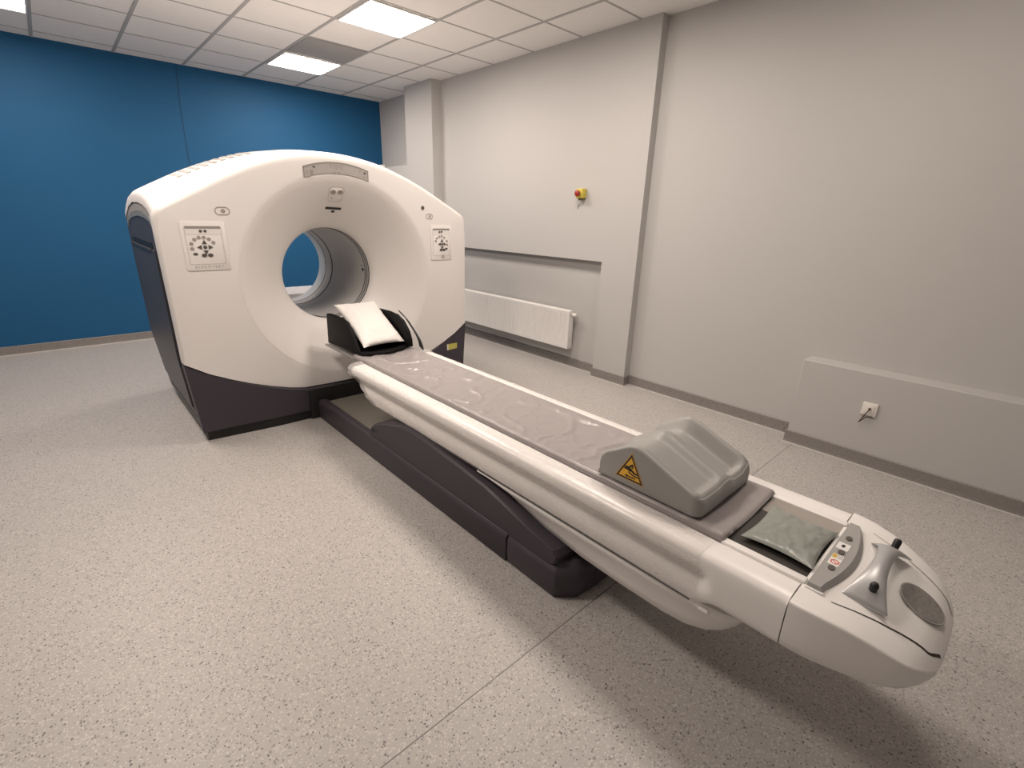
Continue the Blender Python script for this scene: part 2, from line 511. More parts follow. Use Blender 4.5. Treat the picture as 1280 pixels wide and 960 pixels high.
bore_dot('laser_aperture', math.radians(83.5), 3.955, .007, .008)
bore_dot('laser_aperture', math.radians(90), 4.735, .010, .010)
box('rear_table_support', 1.0, 2.1, 4.93, 5.42, .56, .712, M['white'], G, .012)
# top and rear covers
AU = [(-1.106, 1.415)]+[(-u, z) for u, z in ARCH if z > 1.45] + [(u, z) for u, z in ARCH[::-1][1:] if z > 1.45]+[(1.106, 1.415)]
def chaikin(p, it):
    for _ in range(it):
        q = [p[0]]
        for a, b in zip(p[:-1], p[1:]):
            q += [tuple(m*.75+n*.25 for m, n in zip(a, b)), tuple(m*.25+n*.75 for m, n in zip(a, b))]
        q.append(p[-1]); p = q
    return p
AU = chaikin(AU, 1)
LY = [3.545, 3.60, 3.70, 3.85, 4.05, 4.30, 4.55, 4.75, 4.86, 4.92, 4.955, 4.965]
LZ = [-.002, .012, .030, .043, .050, .050, .036, .012, -.015, -.05, -.09, -.13]
def lift(y, u=0):
    l = interp(y, LY, LZ)
    return l*(1+.95*min(1, abs(u)/.85)) if l > 0 else l
loops = []
for y, l in zip(LY, LZ):
    loops.append([(CX+u*(1.0 if l > -.02 else 1.0+l*.12), y, z+lift(y, u)) for u, z in AU])
v, f = loft(loops, closed=False)
mesh('top_cover', v, f, M['white'], G, 38)
# rear plate with a round hole
RO = []
rpoly = [(-1.075, .40), (-1.075, 1.36), (-.9, 1.47), (-.5, 1.66), (-.2, 1.72), (0, 1.73), (.2, 1.72), (.5, 1.66), (.9, 1.47), (1.075, 1.36), (1.075, .40), (.5, .12), (-.5, .12)]
ro = []
for k in range(128):
    a = 2*PI*k/128; t = hit(rpoly, a); ro.append((CX+t*math.sin(a), 4.965, CZ+t*math.cos(a)))
v, f = loft([[(CX+.52*math.sin(2*PI*k/128), 4.972, CZ+.52*math.cos(2*PI*k/128)) for k in range(128)], ro])
mesh('rear_cover', v, f, M['white'], G, 30)
# air vents on the top shoulders: rows of slots following the arch
def arch_z(u): return interp(abs(u), [p[0] for p in ARCH[::-1]][:13], [p[1] for p in ARCH[::-1]][:13])
for sgn in (-1, 1):
    bm = bmesh.new()
    for i in range(9):
        for j in range(2):
            u = sgn*(.47+.052*i)
            y = 3.86+.16*j
            z0 = arch_z(u)+lift(y, u)
            sl = (arch_z(abs(u)+.02)+lift(y, abs(u)+.02)-arch_z(abs(u)-.02)-lift(y, abs(u)-.02))/.04*sgn
            ang = math.atan(sl)
            ly = (lift(y+.05, u)-lift(y-.05, u))/.10
            r = bmesh.ops.create_cube(bm, size=1.0)
            for q in r['verts']:
                c = Vector((q.co.x*.026, q.co.y*.12, q.co.z*.005))
                c = Vector((c.x*math.cos(ang)-c.z*math.sin(ang), c.y, c.x*math.sin(ang)+c.z*math.cos(ang)+c.y*ly))
                q.co = c+Vector((CX+u, y, z0+.0005))
    from_bm('air_vent', bm, M['ventgrey'], G, 0)
# sides
def sx(z, off=0): return 1.108-.040*max(0, min(1, (.55-z)/.55))+off
ATOP = [(3.555, 1.40), (3.62, 1.435), (3.74, 1.472), (3.95, 1.492), (4.19, 1.497), (4.5, 1.482), (4.75, 1.45), (4.88, 1.40), (4.95, 1.34)]
def side_sheet(name, s, top, bot, ys, d0, d1, m, parent=G, nz=14, rear=True):
    """closed slab over y in ys, z between bot(y) and top(y), from depth d0 to d1 out of the side plane"""
    def grid(d):
        g = []
        for y in ys:
            row = []
            for k in range(nz+1):
                z = bot(y)+(top(y)-bot(y))*k/nz
                yy = y
                if rear and y > 4.6:
                    yy = 4.6+(y-4.6)*(1 if z > .5 else (.25+.75*max(0, z)/.5))
                row.append((CX+s*sx(z, d), yy, z))
            g.append(row)
        return g
    A, B = grid(d0), grid(d1)
    verts = [p for r in A for p in r]+[p for r in B for p in r]
    ny = len(ys); w = nz+1; o = ny*w
    fs = []
    for i in range(ny-1):
        for k in range(nz):
            a = i*w+k
            fs.append((a, a+1, a+w+1, a+w)); fs.append((o+a, o+a+w, o+a+w+1, o+a+1))
    for i in range(ny-1):
        for k in (0, nz):
            a = i*w+k; fs.append((a, a+w, o+a+w, o+a))
    for i in (0, ny-1):
        for k in range(nz):
            a = i*w+k; fs.append((a, a+1, o+a+1, o+a))
    return mesh(name, verts, fs, m, parent, 30)
YS = [3.555, 3.58, 3.62, 3.68, 3.74, 3.85, 3.95, 4.1, 4.19, 4.35, 4.5, 4.62, 4.75, 4.82, 4.88, 4.95]
topf = lambda y: interp(y, [p[0] for p in ATOP], [p[1] for p in ATOP])
for s in (-1, 1):
    side_sheet('side_panel', s, topf, lambda y: .075, YS, -.05, -.008, M['dark2'])
    # grey lip under the top cover
    side_sheet('upper_trim', s, lambda y: topf(y)+.012, lambda y: topf(y)-.036, YS[1:-1], -.03, -.006, M['greytrim2'], nz=3)
    side_sheet('side_trim', s, lambda y: topf(y)-.039, lambda y: topf(y)-.068, YS[1:-1], -.03, -.004, M['greytrim'], nz=3)
    dt = lambda y: 1.232
    db = lambda y: .20
    DY = [3.70, 3.72, 3.85, 4.05, 4.25, 4.45, 4.62, 4.75, 4.86]
    door = side_sheet('side_door', s, dt, db, DY, -.012, .002, M['dark2'])
    side_sheet('door_seam', s, lambda y: 1.238, lambda y: .178, [3.682, 3.9, 4.1, 4.3, 4.5, 4.7, 4.872], -.012, -.0065, M['black'], door)
    side_sheet('lower_seam', s, lambda y: .128, lambda y: .112, [3.60, 3.8, 4.0, 4.3, 4.6, 4.9], -.03, -.006, M['black'])
    side_sheet('handle_recess', s, lambda y: 1.275, lambda y: 1.238, [3.82, 4.0, 4.3, 4.6, 4.76], -.012, -.004, M['black'], door, nz=2)
    side_sheet('door_lip', s, lambda y: 1.236, lambda y: 1.222, [3.80, 4.0, 4.3, 4.6, 4.78], .0, .008, M['dark2'], door, nz=2)
# dark front base below the arc of the white cover
def yfront(u): return 3.506-.05*max(0, 1-(abs(u)/.95)**2)
cols = [i/40*2-1 for i in range(41)]
rows = 8
grid = []
for c in cols:
    u = c*1.108
    col = []
    zt = half(BOT, min(abs(u), 1.104))-.007
    for k in range(rows+1):
        z = .07+(zt-.07)*k/rows
        uu = c*sx(z)
        col.append((CX+uu, yfront(uu), z))
    uu = c*sx(zt)
    col.append((CX+uu, yfront(uu)+.010, zt+.003))
    col.append((CX+uu, 3.585, zt+.003))
    grid.append(col)
ch = []
n = rows+3
def corner(c, back):
    res = []
    for k in range(n):
        x, y, z = grid[0 if c < 0 else -1][k]
        res.append((x+(-.006 if c < 0 else .006)*0, back, z))
    return res
grid = [corner(-1, 3.60)]+grid+[corner(1, 3.60)]
v, f = loft(grid, closed=False)
mesh('base_cover', v, f, M['dark'], G, 30)
# kick plinth
pl = [(-1.05, 3.53), (-.6, 3.482), (0, 3.47), (.6, 3.482), (1.05, 3.53), (1.05, 4.66), (-1.05, 4.66)]
prism('plinth', pl, lambda u, v, w: (CX+u, v, w), .09, M['black'], G, .004)
# black opening where the table docks
box('dock_opening', CX-.385, CX+.385, 3.449, 3.54, .004, .232, M['black'], G, .006)

# --- front markings; mp on the front face, looking from the room: u = x, v = z, w outwards
FY = 3.4985
mpf = lambda u, v, w: (u, FY-w, v)
# overhead display
def arcpts(z_of, x0, x1, n): return [(x0+(x1-x0)*i/n, z_of(x0+(x1-x0)*i/n)) for i in range(n+1)]
topz = lambda x: 1.806-.14*((x-CX)/.43)**2 - .03*abs((x-CX)/.43)**1.2*0
cirz = lambda x: CZ+math.sqrt(.718**2-(x-CX)**2)
dp = arcpts(topz, 1.318, 1.772, 20)+arcpts(cirz, 1.318, 1.772, 20)[::-1]
D = prism('display_panel', dp, mpf, .003, M['panelgrey'], G, smooth=0)
edge_t = arcpts(topz, 1.314, 1.776, 20)
sh = [(x, z+.004) for x, z in edge_t]+[(x, z-.006) for x, z in edge_t[::-1]]
prism('display_shade_edge', sh, mpf, .0045, M['mark'], D, smooth=0)
for x in (1.316, 1.772):
    prism('display_shade_edge', [(x-.003, cirz(x)), (x+.003, cirz(x)), (x+.003, topz(x)), (x-.003, topz(x))], mpf, .0045, M['mark'], D, smooth=0)
mpd = lambda u, v, w: (u, FY-.0034-w, v)
text_mesh('display_symbols', 'T Q Q', .036, lambda u, v, w: mpd(1.541+u, 1.779+v, .0006), M['mark'], D)
text_mesh('display_symbols', 'U N', .030, lambda u, v, w: mpd(1.541+u, 1.742+v, .0006), M['mark'], D)
for x, z, w_, h_, m_ in ((1.385, 1.768, .018, .010, 'btn_dark'), (1.367, 1.733, .018, .030, 'mark'), (1.338, 1.738, .016, .006, 'btn_grey'), (1.338, 1.727, .016, .005, 'btn_grey'), (1.348, 1.708, .014, .010, 'btn_grey'), (1.338, 1.760, .012, .005, 'btn_grey'), (1.712, 1.762, .010, .010, 'mark'), (1.748, 1.752, .018, .012, 'btn_dark'), (1.740, 1.726, .016, .006, 'mark')):
    prism('display_icon', rrect(x-w_/2, x+w_/2, z-h_/2, z+h_/2, .002, 2), mpd, .001, M[m_], D, smooth=0)
# pocket with two lamps and a slot, both lying on the flare
def on_flare(pts, off, ang0, y0):
    # pts in metres: (along arc, down the flare)
    r0 = interp(y0, fy, fr)
    res = []
    for a, d in pts:
        y = y0+d*.62
        res.append(flare_pt(ang0+a/r0, y, off))
    return res
def flare_patch(name, pts, ang0, y0, off, m, parent=G):
    n = len(pts)
    v = on_flare(pts, off, ang0, y0)+on_flare([(p[0]*1.06, p[1]*1.06) for p in pts], .0005, ang0, y0)
    c = on_flare([(0, 0)], off, ang0, y0)
    v += c
    fs = [(j, (j+1) % n, 2*n) for j in range(n)]+[(j, (j+1) % n, n+(j+1) % n, n+j) for j in range(n)]
    return mesh(name, v, fs, m, parent, 40)
flare_patch('pocket_border', rrect(-.052, .052, -.062, .054, .026, 8), math.radians(1.0), 3.585, .0012, M['emboss'])
pk = flare_patch('laser_pocket', rrect(-.047, .047, -.056, .048, .022, 8), math.radians(1.0), 3.585, .003, M['white'])
flare_patch('pocket_lamp', ellipse(0, 0, .020, .017, 20), math.radians(-1.3), 3.570, .0055, M['btn_grey'], pk)
flare_patch('pocket_lamp', ellipse(0, 0, .020, .017, 20), math.radians(3.6), 3.568, .0055, M['btn_grey'], pk)
flare_patch('pocket_lamp', ellipse(0, 0, .004, .004, 10), math.radians(-1.6), 3.60, .0055, M['btn_dark'], pk)
flare_patch('laser_slot', rrect(-.056, .056, -.011, .011, .006, 5), math.radians(1.9), 3.661, .002, M['black'])
flare_patch('laser_slot', rrect(-.012, .012, -.010, .010, .004, 4), math.radians(2.4), 3.683, .002, M['black'])

def arrow_tri(cx, cz, r, a):
    pts = []
    for k, s in ((0, 1.0), (1, .95), (2, .95)):
        t = a+k*2*PI/3
        pts.append((cx+r*s*math.cos(t), cz+r*s*math.sin(t)))
    return pts
def control_panel(x0, x1, z0, z1, label, left):
    w = x1-x0; h = z1-z0
    P = prism('control_panel', rrect(x0, x1, z0, z1, .014, 6), mpf, .004, M['panel'], G, .0015, 2)
    P['label'] = label
    sx_ = lambda t: x0+w*t
    sz_ = lambda t: z0+h*t
    mp1 = lambda u, v, w_: (u, FY-.0042-w_, v)
    # recessed read-out strip with the shadow along its top painted as a grey strip
    ring = ring_mesh('keypad_border', rrect(sx_(.08), sx_(.90), sz_(.13), sz_(.90), .008, 4), rrect(sx_(.095), sx_(.885), sz_(.14), sz_(.89), .006, 4), mp1, .0012, M['emboss'], P)
    prism('readout_strip', rrect(sx_(.10), sx_(.88), sz_(.735), sz_(.895), .004, 3), mp1, .001, M['panel'], P, smooth=0)
    prism('readout_shadow', rrect(sx_(.10), sx_(.88), sz_(.855), sz_(.905), .004, 3), mp1, .0022, M['mark'], P, smooth=0)
    def btn(t, q, rx, rz, m, tri=None):
        x, z = sx_(t), sz_(q)
        pts = ellipse(x, z, rx, rz, 16) if tri is None else arrow_tri(x, z, rx, tri)
        prism('button', pts, mp1, .003, M[m], P, smooth=30)
    cx, cz = (.475, .48) if left else (.52, .46)
    btn(cx, cz, .0105, .0105, 'btn_dark')
    dx, dz = .108, .092
    btn(cx-.005, cz+dz, .0165, 0, 'btn_dark', PI/2)
    btn(cx+.005, cz-dz, .0165, 0, 'btn_dark', -PI/2)
    btn(cx-dx, cz, .0165, 0, 'btn_dark', PI)
    btn(cx+dx, cz, .0165, 0, 'btn_dark', 0)
    btn(cx-.05, cz-.165, .0145, .0105, 'btn_dark')
    btn(cx+.09, cz-.165, .0145, .0105, 'btn_dark')
    btn(cx-.235 if left else cx+.2, cz-.135, .0125, .0075, 'btn_dark')
    if left: arc = [(.185, .555), (.185, .455), (.265, .64), (.365, .68), (.475, .68), (.585, .645), (.675, .575)]
    else: arc = [(.22, .555), (.28, .635), (.39, .675), (.50, .69), (.62, .645), (.75, .545), (.76, .44)]
    for t, q in arc: btn(t, q, .0105 if left else .0085, .0095, 'btn_grey')
    for t, q in (((.43, .805), (.53, .805)) if left else ((.40, .805), (.50, .81))): btn(t, q, .0085, .0085, 'btn_dark')
    if left:
        text_mesh('wordmark', 'DISCOVERY', .0185, lambda u, v, w_: mp1(sx_(.50)+u, sz_(.072)+v, .0008), M['mark'], P, spacing=1.75)
    else:
        x, z = sx_(.545), sz_(.105)
        em = prism('round_emblem', ellipse(x, z, .0165, .0165, 28), mp1, .001, M['mark'], P, smooth=0)
        mp2 = lambda u, v, w_: (u, FY-.0054-w_, v)
        ring_mesh('emblem_ring', ellipse(x, z, .0148, .0148, 28), ellipse(x, z, .0132, .0132, 28), mp2, .0005, M['panel'], em)
        text_mesh('emblem_letters', 'ge', .018, lambda u, v, w_: mp2(x+u, z+.002+v, .0005), M['panel'], em, spacing=.85)
    return P
control_panel(.556, .796, 1.125, 1.413, 'off white keypad panel with printed name strip', True)
control_panel(2.296, 2.506, 1.122, 1.404, 'off white keypad panel with round emblem', False)
# oval badges
def badge(x, z, w, h):
    r = h*.499
    o = ring_mesh('oval_badge', rrect(x-w/2, x+w/2, z-h/2, z+h/2, r, 8), rrect(x-w/2+.0035, x+w/2-.0035, z-h/2+.0035, z+h/2-.0035, r-.0035, 8), mpf, .002, M['mark'], G)
    prism('badge_icon', ellipse(x+.004, z, w*.16, h*.26, 14), mpf, .0012, M['btn_grey'], o, smooth=0)
badge(.795, 1.474, .082, .047)
badge(2.289, 1.470, .062, .040)
prism('sensor_dot', ellipse(2.228, 1.533, .0145, .0155, 20), mpf, .003, M['btn_dark'], G, smooth=20)
# yellow rating label low on the right of the base
def mpb(u, v, w): return (u, yfront(u-CX)-.001-w, v)
lb = prism('rating_label', [(2.440, .318), (2.552, .322), (2.556, .372), (2.437, .375)], mpb, .0015, M['yellow'], G, smooth=0)
prism('label_print', [(2.462, .341), (2.546, .341), (2.546, .347), (2.462, .347)], lambda u, v, w: mpb(u, v, w+.0016), .0006, M['mark'], lb, smooth=0)
prism('label_print', [(2.440, .319), (2.456, .319), (2.454, .373), (2.438, .373)], lambda u, v, w: mpb(u, v, w+.0016), .0006, M['sticker'], lb, smooth=0)
prism('label_print', [(2.462, .326), (2.530, .326), (2.530, .332), (2.462, .332)], lambda u, v, w: mpb(u, v, w+.0016), .0006, M['mark'], lb, smooth=0)

# ------------------------------------------------------------------ patient table
T = empty('patient_table', (CX, 1.6, 0), 'long white patient table on dark folding base in front of the scanner', 'patient table')
# floor base: two dark beams with a pale dusty plate between, and a chamfered foot block
def beam(name, x0, x1, y0, y1, m=M['dark']):
    pl = [(x0, 0.004), (x0, .128), (x0+.014, .145), (x1-.014, .145), (x1, .128), (x1, 0.004)]
    return prism(name, pl, lambda u, v, w: (u, y0+w, v), y1-y0, m, T, .004, 2)
for s in (-1, 1):
    a, b = sorted((CX+s*.327, CX+s*.255))
    beam('base_beam', a, b, 1.322, 3.448)
box('base_plate', CX-.258, CX+.258, 1.3, 3.448, .004, .118, mat('dusty_base_plate', (.20, .185, .16), .55), T, .003)
fb = [(-.327, 1.318), (.327, 1.318), (.327, 1.02), (.255, .955), (.14, .945), (-.14, .945), (-.255, .955), (-.327, 1.02)]
bm = bmesh.new()
lo = [bm.verts.new((CX+u*.985, v+(.006 if v < 1.2 else 0), .004)) for u, v in fb]
l1 = [bm.verts.new((CX+u, v, .06)) for u, v in fb]
l2 = [bm.verts.new((CX+u*.995, v+.004 if v < 1.2 else v, .125)) for u, v in fb]
l3 = [bm.verts.new((CX+u*.90, v+.035 if v < 1.2 else v, .158)) for u, v in fb]
for A, B in ((lo, l1), (l1, l2), (l2, l3)):
    for i in range(8): bm.faces.new((A[i], A[(i+1) % 8], B[(i+1) % 8], B[i]))
bm.faces.new(l3); bm.faces.new(lo[::-1])
bmesh.ops.recalc_face_normals(bm, faces=bm.faces)
bmesh.ops.bevel(bm, geom=list(bm.edges), offset=.008, segments=3, profile=.5, affect='EDGES')
from_bm('base_foot', bm, M['dark'], T)
# lift arms
armp = [(2.665, .110), (2.635, .200), (2.595, .238), (2.44, .298), (2.26, .352), (2.13, .366), (1.985, .357), (1.72, .337), (1.486, .312), (1.33, .278), (1.20, .243), (1.10, .226), (1.045, .214), (1.025, .190), (1.035, .150), (1.08, .125), (1.5, .104)]
def lift_arm(s):
    x_out, x_in = CX+s*.313, CX+s*.195
    bm = bmesh.new()
    def loop(x, shrink, dz=0):
        c = (1.85, .2)
        return [bm.verts.new((x, c[0]+(y-c[0])*(1-shrink*.15), c[1]+(z-c[1])*(1-shrink)+dz)) for y, z in armp]
    A = loop(x_out, .10); B = loop(x_out-s*.010, .03); Cc = loop(x_out-s*.035, 0, .0); Dd = loop(x_in, 0)
    n = len(armp)
    for P, Q in ((A, B), (B, Cc), (Cc, Dd)):
        for i in range(n): bm.faces.new((P[i], P[(i+1) % n], Q[(i+1) % n], Q[i]))
    bm.faces.new(A); bm.faces.new(Dd[::-1])
    bmesh.ops.recalc_face_normals(bm, faces=bm.faces)
    o = from_bm('lift_arm', bm, M['dark'], T, 25)
    nt = [(2.602, .176), (2.545, .205), (2.615, .212)]
    prism('arm_notch', nt, lambda u, v, w: (x_out+s*.0015-s*w, u, v), .012, M['black'], o, smooth=0)
    return o
lift_arm(-1); lift_arm(1)
box('lift_block', CX-.19, CX+.19, 1.25, 2.30, .115, .30, M['black'], T, .01)
box('lift_column', CX-.20, CX+.20, 1.35, 2.05, .28, .352, M['black'], T, .01)

# table body section (half offset, z) from rail top, over the rounded shoulder, concave flank, down to the seam
SEC = [(.205, .535), (.212, .552), (.225, .556), (.262, .556), (.286, .5535), (.300, .548), (.309, .538), (.313, .524), (.313, .512), (.309, .500), (.300, .489), (.290, .478), (.284, .465), (.282, .452), (.284, .440), (.289, .428), (.293, .415), (.294, .400), (.292, .382), (.289, .366), (.284, .356), (.270, .352)]
FLT = [(.205, .535), (.212, .552), (.225, .556), (.262, .556), (.286, .5535), (.300, .548), (.309, .538), (.313, .524), (.314, .512), (.3145, .500), (.3145, .489), (.314, .478), (.3135, .465), (.313, .452), (.312, .440), (.311, .428), (.309, .418), (.306, .408), (.300, .399), (.292, .392), (.282, .388), (.270, .386)]
def body_loop(y):
    t = 1-sstep(.40, .49, y)
    pocket = 0
    half_ = []
    for i, ((a, b), (c, d)) in enumerate(zip(SEC, FLT)):
        # the hollow ends later low on the flank than high on it
        ti = 1-sstep(.425, .475, y) if 8 <= i <= 15 else t
        half_.append((a+(c-a)*ti, b+(d-b)*t))
    # head end: flank is cut back obliquely, lower edge starts further from the scanner
    pts = [(CX-u, z) for u, z in half_]
    res = pts+[(CX+u, z) for u, z in half_[::-1]]
    return res
ys = [.232, .30, .36, .40, .42, .43, .44, .45, .46, .47, .48, .50, .6]+[.7+.1*i for i in range(22)]+[2.84]
loops = []
for y in ys:
    l = []
    for x, z in body_loop(y):
        yy = y
        if y > 2.5:   # oblique head end
            k = (.53-z)/.17
            k = max(0, min(1, k))
            yy = 2.5+(y-2.5)*(1-.82*k**1.4)
        l.append((x, yy, z))
    loops.append(l)
v, f = loft(loops, True, True, True)
mesh('table_body', v, f, M['white2'], T, 32)
for s in (-1, 1):
    nm = 'body_seam'
    prism(nm, [(.495, .353), (2.2, .353), (2.2, .3565), (.495, .3565)], lambda u, v, w: (CX+s*(.2865+w), u, v), .003, M['line'], T, smooth=0)
# lower cover (keel)
KY = [.335, .345, .365, .40, .45, .52, .60, .75, .95, 1.15, 1.35, 1.5, 1.58]
KB = [.340, .318, .285, .245, .208, .184, .176, .176, .184, .215, .275, .322, .345]
KW = [.20, .225, .248, .262, .270, .276, .279, .281, .282, .283, .284, .284, .284]
loops = []
for y, b, w in zip(KY, KB, KW):
    t = .352
    d = t-b
    sec = [(w, t), (w+.004, t-.010), (w+.002, t-min(.025, d*.3)), (w-.010, t-min(.045, d*.42)), (w-.02, t-d*.6), (w-.03, t-d*.82), (w-.055, t-d*.96), (w-.10, t-d)]
    l = [(CX-u, y, z) for u, z in sec]+[(CX+u, y, z) for u, z in sec[::-1]]
    loops.append(l)
v, f = loft(loops, True, True, True)
kl = mesh('lower_cover', v, f, M['white2'], T, 40)
for s in (-1, 1):
    prism('cover_latch', rrect(.432, .466, .333, .344, .005, 4), lambda u, v, w: (CX+s*(.272+w), u, v), .012, M['white2'], kl, .002, 2)
# rounded end cap
EY = [.229, .20, .16, .106, .06, .005, -.02, -.037, -.058, -.070, -.078, -.0835, -.085]
EH = [.3135, .312, .306, .291, .276, .254, .241, .227, .198, .172, .146, .094, .042]
ES = [.553, .5515, .548, .539, .526, .504, .493, .484, .470, .460, .453, .448, .446]
EB = [.387, .386, .385, .386, .388, .396, .403, .412, .424, .430, .434, .438, .440]
ECR = [.557, .5565, .555, .550, .543, .529, .519, .510, .494, .481, .469, .456, .448]
loops = []
for y, w, s_, b, c in zip(EY, EH, ES, EB, ECR):
    hs = s_-b
    q = min(.009, w*.25)
    sec = [(0, c), (w*.35, c-(c-s_)*.22), (w*.6, c-(c-s_)*.46), (w*.8, c-(c-s_)*.70), (w-q*2.2, c-(c-s_)*.90), (w-q*1.3, s_+.0008), (w-q*.7, s_), (w-q*.3, s_-q*.18), (w-q*.06, s_-q*.55), (w, s_-q*1.1), (w*1.002, s_-hs*.5), (w*.995, b+hs*.26), (w*.97, b+hs*.10), (w*.92, b+hs*.02), (w*.84, b), (w*.4, b-.003), (0, b-.003)]
    l = [(CX-u, y, z) for u, z in sec]+[(CX+u, y, z) for u, z in sec[::-1][1:-1]]
    loops.append(l)
v, f = loft(loops, True, True, True)
cap = mesh('end_cap', v, f, M['white2'], T, 50)
def cap_top(x, y):
    ya, yb = EY[::-1], None
    w = interp(y, EY[::-1], EH[::-1]); s_ = interp(y, EY[::-1], ES[::-1]); c = interp(y, EY[::-1], ECR[::-1])
    q = min(.009, w*.25); u = abs(x-CX)
    return interp(u, [0, w*.35, w*.6, w*.8, w-q*2.2, w-q*1.3, w-q*.7, w-q*.3, w-q*.06, w], [c, c-(c-s_)*.22, c-(c-s_)*.46, c-(c-s_)*.70, c-(c-s_)*.90, s_+.0008, s_, s_-q*.18, s_-q*.55, s_-q*1.1])
# dark joints: around the cap where it meets the body, and along the hood
jl = [(CX-u*1.0012, z) for u, z in FLT[6:]]+[(CX+u*1.0012, z) for u, z in FLT[6:][::-1]]
v, f = loft([[(x, .2313, z+.0003) for x, z in jl], [(x, .2302, z+.0003) for x, z in jl]], False)
mesh('cap_joint', v, f, M['line'], T, 0)
def strip_on_cap(name, pts, width, m, up=.0012):
    vs, fs = [], []
    for i, (x, y) in enumerate(pts):
        a = Vector(pts[max(i-1, 0)]); b = Vector(pts[min(i+1, len(pts)-1)])
        t = (b-a).normalized(); nn = Vector((-t.y, t.x))
        ww = width[i] if isinstance(width, list) else width
        for sd in (-1, 1):
            px, py = x+nn.x*sd*ww/2, y+nn.y*sd*ww/2
            vs.append((px, py, cap_top(px, py)+up))
    for i in range(len(pts)-1): fs.append((2*i, 2*i+1, 2*i+3, 2*i+2))
    o = mesh(name, vs, fs, m, T, 60)
    return o
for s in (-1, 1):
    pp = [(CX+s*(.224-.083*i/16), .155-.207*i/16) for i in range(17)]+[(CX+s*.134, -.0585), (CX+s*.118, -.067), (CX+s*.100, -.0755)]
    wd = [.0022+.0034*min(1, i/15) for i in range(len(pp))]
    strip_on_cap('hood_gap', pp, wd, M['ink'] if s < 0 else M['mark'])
# cradle: thin grey board that carries the mattress and runs on into the bore
CP = [(-.206, .553), (-.212, .549), (-.206, .538), (-.12, .528), (0, .524), (.12, .528), (.206, .538), (.212, .549), (.206, .553), (.18, .549), (.10, .545), (0, .542), (-.10, .545), (-.18, .549)]
prism('cradle', CP, lambda u, v, w: (CX+u, .465+w, v), 3.50-.465, mat('grey_cradle_laminate', (.36, .345, .335), .35), T, smooth=40)
# foot tray: white rails and a dark trough
for s in (-1, 1):
    a, b = sorted((CX+s*.213, CX+s*.183))
    box('tray_rail', a, b, .222, .462, .535, .5625, M['white2'], T, .006, 3)
TR = [(-.186, .5485), (.186, .5485), (.186, .505), (-.186, .505)]
prism('foot_tray', TR, lambda u, v, w: (CX+u, .222+w, v), .243, M['tray'], T, smooth=0)
prism('tray_liner', [(.085, .5488), (.175, .5515), (.184, .557), (.184, .5488)], lambda u, v, w: (CX+u, .226+w, v), .228, mat('taupe_tray_liner', (.34, .31, .285), .42), T, smooth=20)
# grey control bar across the table
bp_ = [(-.215, .219), (.203, .219), (.203, .186)]+[(.203-.418*i/16, .186-.040*math.sin(PI*i/16)**.9) for i in range(1, 16)]+[(-.215, .180)]
bm = bmesh.new()
nb = len(bp_)
b0 = [bm.verts.new((CX+u, y, .545)) for u, y in bp_]
b1 = [bm.verts.new((CX+u, y, .556)) for u, y in bp_]
b2 = [bm.verts.new((CX+u*.985, (y-.2)*.80+.2+.003, .569)) for u, y in bp_]
for A, B in ((b0, b1), (b1, b2)):
    for i in range(nb): bm.faces.new((A[i], A[(i+1) % nb], B[(i+1) % nb], B[i]))
bm.faces.new(b2); bm.faces.new(b0[::-1])
bmesh.ops.recalc_face_normals(bm, faces=bm.faces)
BAR = from_bm('control_bar', bm, M['grey_bar'], T, 20)
BAR['label'] = 'grey control bar with stickers and three buttons'
box('bar_end_trim', CX-.222, CX-.212, .176, .222, .545, .558, M['sticker'], BAR, .002)
zt = .5692
mpt = lambda u, v, w: (u, v, zt+w)
for x, y in ((1.640, .196), (1.545, .193), (1.445, .192)):
    bt = prism('button', ellipse(x, y, .0125, .0085, 18), mpt, .003, M['btn_dark'], BAR, smooth=30)
s1 = prism('sticker', rrect(1.562, 1.604, .181, .213, .003, 3), mpt, .0008, M['sticker'], BAR, smooth=0)
prism('sticker_print', [(1.576, .194), (1.592, .192), (1.594, .199), (1.584, .203), (1.577, .200)], lambda u, v, w: mpt(u, v, w+.0008), .0004, M['ink'], s1, smooth=0)
s2 = prism('sticker', rrect(1.462, 1.528, .180, .208, .003, 3), mpt, .0008, M['sticker'], BAR, smooth=0)
up = lambda u, v, w: mpt(u, v, w+.0008)
prism('sticker_print', [(1.504, .196), (1.526, .196), (1.526, .207), (1.504, .207)], up, .0004, M['stick_yel'], s2, smooth=0)
ring_mesh('sticker_print', ellipse(1.482, .193, .0125, .0115, 20), ellipse(1.482, .193, .0090, .0080, 20), up, .0004, M['stick_red'], s2)
prism('sticker_print', [(1.4735, .186), (1.476, .184), (1.4905, .200), (1.488, .202)], up, .0005, M['stick_red'], s2, smooth=0)
for yy in (.183, .187, .191):
    prism('sticker_print', [(1.504, yy), (1.525, yy), (1.525, yy+.0015), (1.504, yy+.0015)], up, .0004, M['mark'], s2, smooth=0)
